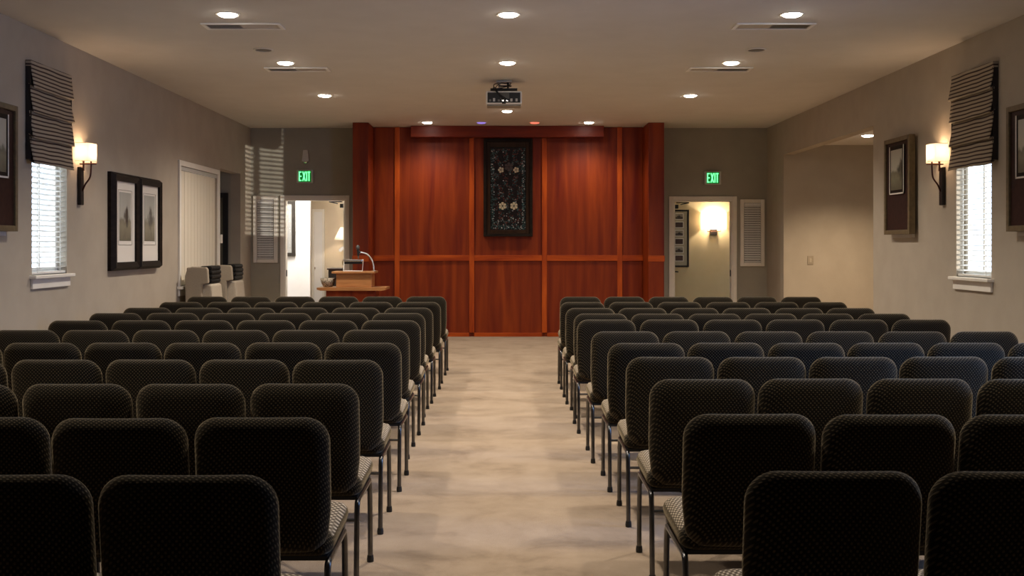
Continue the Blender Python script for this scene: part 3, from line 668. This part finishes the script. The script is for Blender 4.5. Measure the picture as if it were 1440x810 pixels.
obj('mic_clip', tube(B(), [(-.175, -.01, .245), (-.205, -.01, .252)], .016, 10), BLACKP, mc)
obj('mic_body', tube(B(), [(-.208, -.012, .285), (-.203, -.012, .20)], [.017, .013], 12), BLACKP, mc, True, angle=40)
obj('mic_head', lathe(B(), [(.012, -.03), (.023, -.015), (.026, .005), (.02, .025), (.006, .035)], 14, (-.210, -.012, .308)), mat('mic_mesh', (.10, .10, .095), .4, .4), mc, True)
obj('mic_tail', tube(B(), [(-.203, -.012, .20), (-.201, -.012, .165)], .010, 10), CHROME, mc)
bwl = obj('woven_bowl', lathe(B(), [(.045, 0), (.06, .004), (.085, .05), (.105, .115), (.098, .115), (.078, .05), (.05, .012)], 24, caps=False), BASKET, smooth=True); bwl.location = (-2.30, 13.98, .8755)
tag(bwl, 'small woven bowl on left end of lectern shelf', 'bowl')

# ---------------------------------------------------------------- side room furniture
cb = thing('side_cabinet', 'dark cabinet carrying table lamp in the side room', 'cabinet', (-2.72, 19.25, 0))
bxo('body', -.40, .45, -.25, .30, .08, .98, BRONZE, cb, .006); bxo('top', -.42, .47, -.28, .32, .98, 1.01, mat('cabinet_top', (.03, .012, .008), .25), cb, .004)
for x in (-.36, .40):
    for y in (-.20, .25): bxo('leg', x-.03, x+.03, y-.03, y+.03, 0, .08, BRONZE, cb)
tl = thing('table_lamp', 'lit table lamp with white cone shade through left doorway', 'table lamp', (-2.86, 19.28, 1.01))
obj('base', lathe(B(), [(.05, 0), (.06, .01), (.03, .03), (.05, .06), (.062, .10), (.045, .15), (.02, .18), (.014, .30), (.012, .50)], 20), mat('brass', (.42, .30, .15), .3, .6), tl, True, angle=50)
obj('shade', lathe(B(), [(.20, .51), (.085, .73)], 28, caps=False), SHADE, tl, True)
obj('bulb', lathe(B(), [(.006, -.04), (.025, -.01), (.028, .02), (.006, .05)], 12, (0, 0, .60)), BULB, tl, True)
lamp('table_lamp_light', 'POINT', (0, 0, .62), 22, (1, .84, .60), tl, shadow_soft_size=.03)
oc = thing('white_orchid', 'arching white orchid in small gilt pot beside table lamp', 'flower', (-2.80, 19.08, 1.01))
obj('pot', lathe(B(), [(.03, 0), (.045, .05), (.04, .09), (.03, .09)], 16), mat('gilt_pot', (.30, .20, .09), .35, .5), oc, True, angle=40)
obj('stem', tube(B(), bend([(0, 0, .09), (.02, 0, .22), (.0, 0, .32), (-.06, 0, .36), (-.11, 0, .33)]), .004, 6), mat('stem_green', (.12, .16, .05), .6), oc)
for k, (x, z) in enumerate(((.01, .325), (-.02, .35), (-.055, .362), (-.09, .345), (-.115, .32))):
    bm = B()
    for j in range(5):
        a_ = 2*math.pi*j/5; bmesh.ops.create_uvsphere(bm, u_segments=8, v_segments=5, radius=.018, matrix=Matrix.Translation((x+.016*math.cos(a_), -.005, z+.016*math.sin(a_))) @ Matrix.Diagonal((1, .35, 1, 1)))
    obj('blossom', bm, mat('white_petal', (.8, .78, .74), .6), oc, True)
wd_ = thing('white_door', 'narrow white panelled door at back of side room', 'door', (-3.40, 19.60, 0))
bxo('casing', -.115, -.075, -.04, -.002, 0, 2.08, TRIM, wd_, .004); bxo('casing', .075, .115, -.04, -.002, 0, 2.08, TRIM, wd_, .004); bxo('casing', -.075, .075, -.04, -.002, 2.03, 2.08, TRIM, wd_, .004)
bxo('leaf', -.075, .075, -.03, -.005, .01, 2.03, WHITEW, wd_, .003); bxo('knob', -.065, -.045, -.06, -.03, .98, 1.02, CHROME, wd_, .006)

# ---------------------------------------------------------------- two wing armchairs along the left wall
def cushion(bm, outline, t, inset, y0=0, k=.35, axis='y'):
    """pillow from a 2-D outline function outline(i, d) -> list of points inset by d; half-round edge of thickness t"""
    rings = []
    n = 6
    for i in range(n+1):
        ph = -math.pi/2+math.pi*i/n; rings.append((inset(t/2*(1-math.cos(ph))), t/2*math.sin(ph)))
    return rings
def wing_chair(y, label):
    t = thing('wing_armchair', label, 'armchair', (-3.87, y, 0), 0, 'wing armchairs along the left wall')
    # local +x is the direction the chair faces; y runs away from the camera, near side at y = 0
    Wd = .60
    side = [(.02, .12), (.01, .60), (.0, 1.05), (.03, 1.135), (.08, 1.16), (.255, 1.155), (.275, 1.13), (.285, .96), (.205, .945), (.20, .66), (.62, .60), (.66, .55), (.66, .12)]
    for yy in (0, Wd-.07): o = obj('wing_side', prism(B(), side, yy, yy+.07), TANUP, t); bv = o.modifiers.new('soft', 'BEVEL'); bv.width = .012; bv.segments = 2
    bxo('outer_back', .0, .07, .07, Wd-.07, .12, 1.15, TANUP, t, .015)
    # black leather headrest, three soft rolls reaching out past the wing
    for k in range(4): bxo('leather_roll', .16, .315-.008*abs(k-1.5), .075, Wd-.075, .955+k*.052, .955+k*.052+.056, LEATHER, t, .022)
    o = obj('back_cushion', prism(B(), [(.10, .50), (.10, .95), (.26, .955), (.31, .94), (.335, .70), (.36, .50)], .075, Wd-.075), TANLT, t); bv = o.modifiers.new('soft', 'BEVEL'); bv.width = .025; bv.segments = 3
    bxo('seat_cushion', .10, .70, .075, Wd-.075, .34, .50, TANUP, t, .03); bxo('seat_base', .05, .68, .07, Wd-.07, .12, .34, TANUP, t, .01)
    for x in (.06, .62):
        for yy in (.05, Wd-.05): obj('leg', lathe(B(), [(.022, 0), (.03, .12)], 12, (x, yy, 0)), BRONZE, t)
    return t
wing_chair(12.95, 'beige wing armchair with black leather headrest, the nearer of two'); wing_chair(14.10, 'beige wing armchair with black leather headrest, the farther of two')

# ---------------------------------------------------------------- congregation chairs
def rrect(hw, z0, z1, r, d=0, n=7, nar=0):
    """rounded rectangle inset by d; nar narrows the lower part"""
    r = max(r-d, .004); hw_, a_, b_ = hw-d, z0+d, z1-d; P = []
    for cx, cz, s in ((hw_-r, b_-r, 0), (-(hw_-r), b_-r, 1), (-(hw_-r), a_+r, 2), (hw_-r, a_+r, 3)):
        for i in range(n+1):
            t = math.pi/2*(s+i/n); P.append((cx+r*math.cos(t), cz+r*math.sin(t)))
    # extra points down the long sides
    out = []
    for i, p in enumerate(P):
        q = P[(i+1) % len(P)]; out.append(p); L_ = math.hypot(q[0]-p[0], q[1]-p[1])
        m_ = int(L_/.07)
        for k in range(1, m_+1): out.append((p[0]+(q[0]-p[0])*k/(m_+1), p[1]+(q[1]-p[1])*k/(m_+1)))
    return out
def pillow(hw, z0, z1, r, th, fn, nring=6, crown=.01, edge=None):
    """closed soft slab; fn maps (u, v, depth) to a point"""
    bm = B(); base = rrect(hw, z0, z1, r); N_ = len(base); cu, cv = 0, (z0+z1)/2
    rr = th/2; layers = []
    for i in range(nring+1):
        ph = -math.pi/2+math.pi*i/nring; d_ = (edge or rr)*(1-math.cos(ph)); s = []
        for (u, v) in base:
            ku = (hw-d_)/hw; kv = ((z1-z0)/2-d_)/((z1-z0)/2); s.append((u*ku, cv+(v-cv)*kv, rr*math.sin(ph)))
        layers.append(s)
    first, last = layers[0], layers[-1]
    def inner(layer, sg): return [[(u*k, cv+(v-cv)*k, w_+sg*crown*(1-k*k)) for u, v, w_ in layer] for k in (.88, .7, .45, .2)]
    allr = inner(first, -1)[::-1]+layers+inner(last, 1)
    vs = [[bm.verts.new(fn(*p)) for p in ring] for ring in allr]
    for A, D in zip(vs, vs[1:]):
        for k in range(N_): bm.faces.new((A[k], A[(k+1) % N_], D[(k+1) % N_], D[k]))
    bm.faces.new(vs[0][::-1]); bm.faces.new(vs[-1])
    bmesh.ops.recalc_face_normals(bm, faces=bm.faces[:]); return bm
BT, BB_ = .865, .405
def back_fn(u, v, w_):
    # lower third draws in slightly; back leans towards the camera and wraps forward at its sides
    k = 1-.045*max(0, min(1, (.56-v)/.06)); s = 0
    return (u*k, .035+(BT-v)*.135+w_+.28*u*u, v-s*(v-.7)/.165)
def seat_fn(u, v, w_):
    return (u*(1-.02*(v > .5)), v, .425+w_+(v-.1)*.03-(.02*max(0, (v-.48)/.08)**2))
SRC = {}
SRC['backrest'] = (pillow(.223, BB_, BT, .080, .074, back_fn, nring=10, crown=.008, edge=.060), FABB)
SRC['seat'] = (pillow(.226, .095, .56, .05, .085, seat_fn, crown=.012), FABS)
bm = B(); box(bm, -.205, .205, .12, .54, .372, .386); SRC['seat_pan'] = (bm, BLACKP)
TR = .0115
def rleg(s): return tube(B(), bend([(s*.208, .075, .012), (s*.208, .085, .18), (s*.208, .10, .345), (s*.208, .125, .372)], 4), TR, 10)
def fleg(s): return tube(B(), bend([(s*.208, .515, .012), (s*.208, .51, .20), (s*.208, .495, .345), (s*.208, .47, .375)], 4), TR, 10)
def cap(s, y): return lathe(B(), [(.015, 0), (.016, .012), (.0135, .03)], 10, (s*.208, y, 0))
PARTS = []      # (name, mesh, sub-parts)
def me_of(name, bm, m, smooth=True, angle=50):
    o = obj(name, bm, m, None, smooth, angle=angle); me = o.data; bpy.data.objects.remove(o); return me
def seat_lit_top(bm):     # same cloth lightened for the lit seat top, dark copy for its shaded sides
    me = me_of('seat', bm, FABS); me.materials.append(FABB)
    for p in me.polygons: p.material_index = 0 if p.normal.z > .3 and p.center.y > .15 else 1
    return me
PARTS.append(('seat', seat_lit_top(SRC['seat'][0]), []))
for nm in ('backrest', 'seat_pan'): PARTS.append((nm, me_of(nm, *SRC[nm]), []))
for s in (-1, 1):
    PARTS.append(('leg', me_of('leg', rleg(s), STEEL), [('foot_cap', me_of('foot_cap', cap(s, .075), BLACKP))]))
    PARTS.append(('leg', me_of('leg', fleg(s), STEEL), [('foot_cap', me_of('foot_cap', cap(s, .515), BLACKP))]))
    PARTS.append(('side_rail', me_of('side_rail', tube(B(), [(s*.208, .12, .371), (s*.208, .475, .376)], TR, 10), STEEL), []))
PARTS.append(('stretcher', me_of('stretcher', tube(B(), [(-.205, .093, .295), (.205, .093, .295)], .007, 8), STEEL), []))
PARTS.append(('stretcher', me_of('stretcher', tube(B(), [(-.205, .50, .33), (.205, .50, .33)], .007, 8), STEEL), []))
def chair(x, y, rz, label):
    t = thing('stacking_chair', label, 'chair', (x, y, 0), rz, 'rows of dark upholstered chairs')
    for nm, me, subs in PARTS:
        o = bpy.data.objects.new(nm, me); C.objects.link(o); o.parent = t
        for sn, sm in subs:
            q = bpy.data.objects.new(sn, sm); C.objects.link(q); q.parent = o
    return t
ORD = ['first', 'second', 'third', 'fourth', 'fifth', 'sixth', 'seventh', 'eighth', 'ninth', 'tenth', 'eleventh']
DL = [2.576, 3.445, 4.29, 5.20, 6.11, 7.03, 7.92, 8.77, 9.52, 10.47, 11.58]
DR = [2.616, 3.52, 4.45, 5.33, 6.10, 6.91, 8.00, 8.69, 9.47, 10.46, 11.52]
SL = [.555, .57, .589, .593, .589, .625, .62, .645, .631, .617, .622]
EL = [None, None, None, None, None, 3.40, 3.41, 3.44, 3.43, 3.41, 3.47]
SR = [.605, .603, .6156, .618, .60, .571, .555, .577, .554, .556, .612]
ER = [None, None, None, None, None, 3.37, 3.40, 3.35, 3.33, 3.41, 3.47]
rc = random.Random(5)
for sg, Ds, S, E, side_ in ((-1, DL, SL, EL, 'left'), (1, DR, SR, ER, 'right')):
    for k in range(11):
        p = max(.4615, (E[k]-S[k]+.012)/6) if E[k] else .4625
        for i in range(6):
            x = sg*(S[k]+.223+p*i); y = Ds[k]
            edge_px = VX+(abs(x)-.235)*sg*FPX/(y+.1)
            if edge_px < -6 or edge_px > 1446: continue
            pos = 'at the aisle' if i == 0 else ('%s from aisle' % ORD[i])
            chair(x, y+rc.uniform(-.012, .012), rc.uniform(-.008, .008), 'dark woven chair %s of the aisle, %s row from the wood wall, %s' % (side_, ORD[10-k], pos))
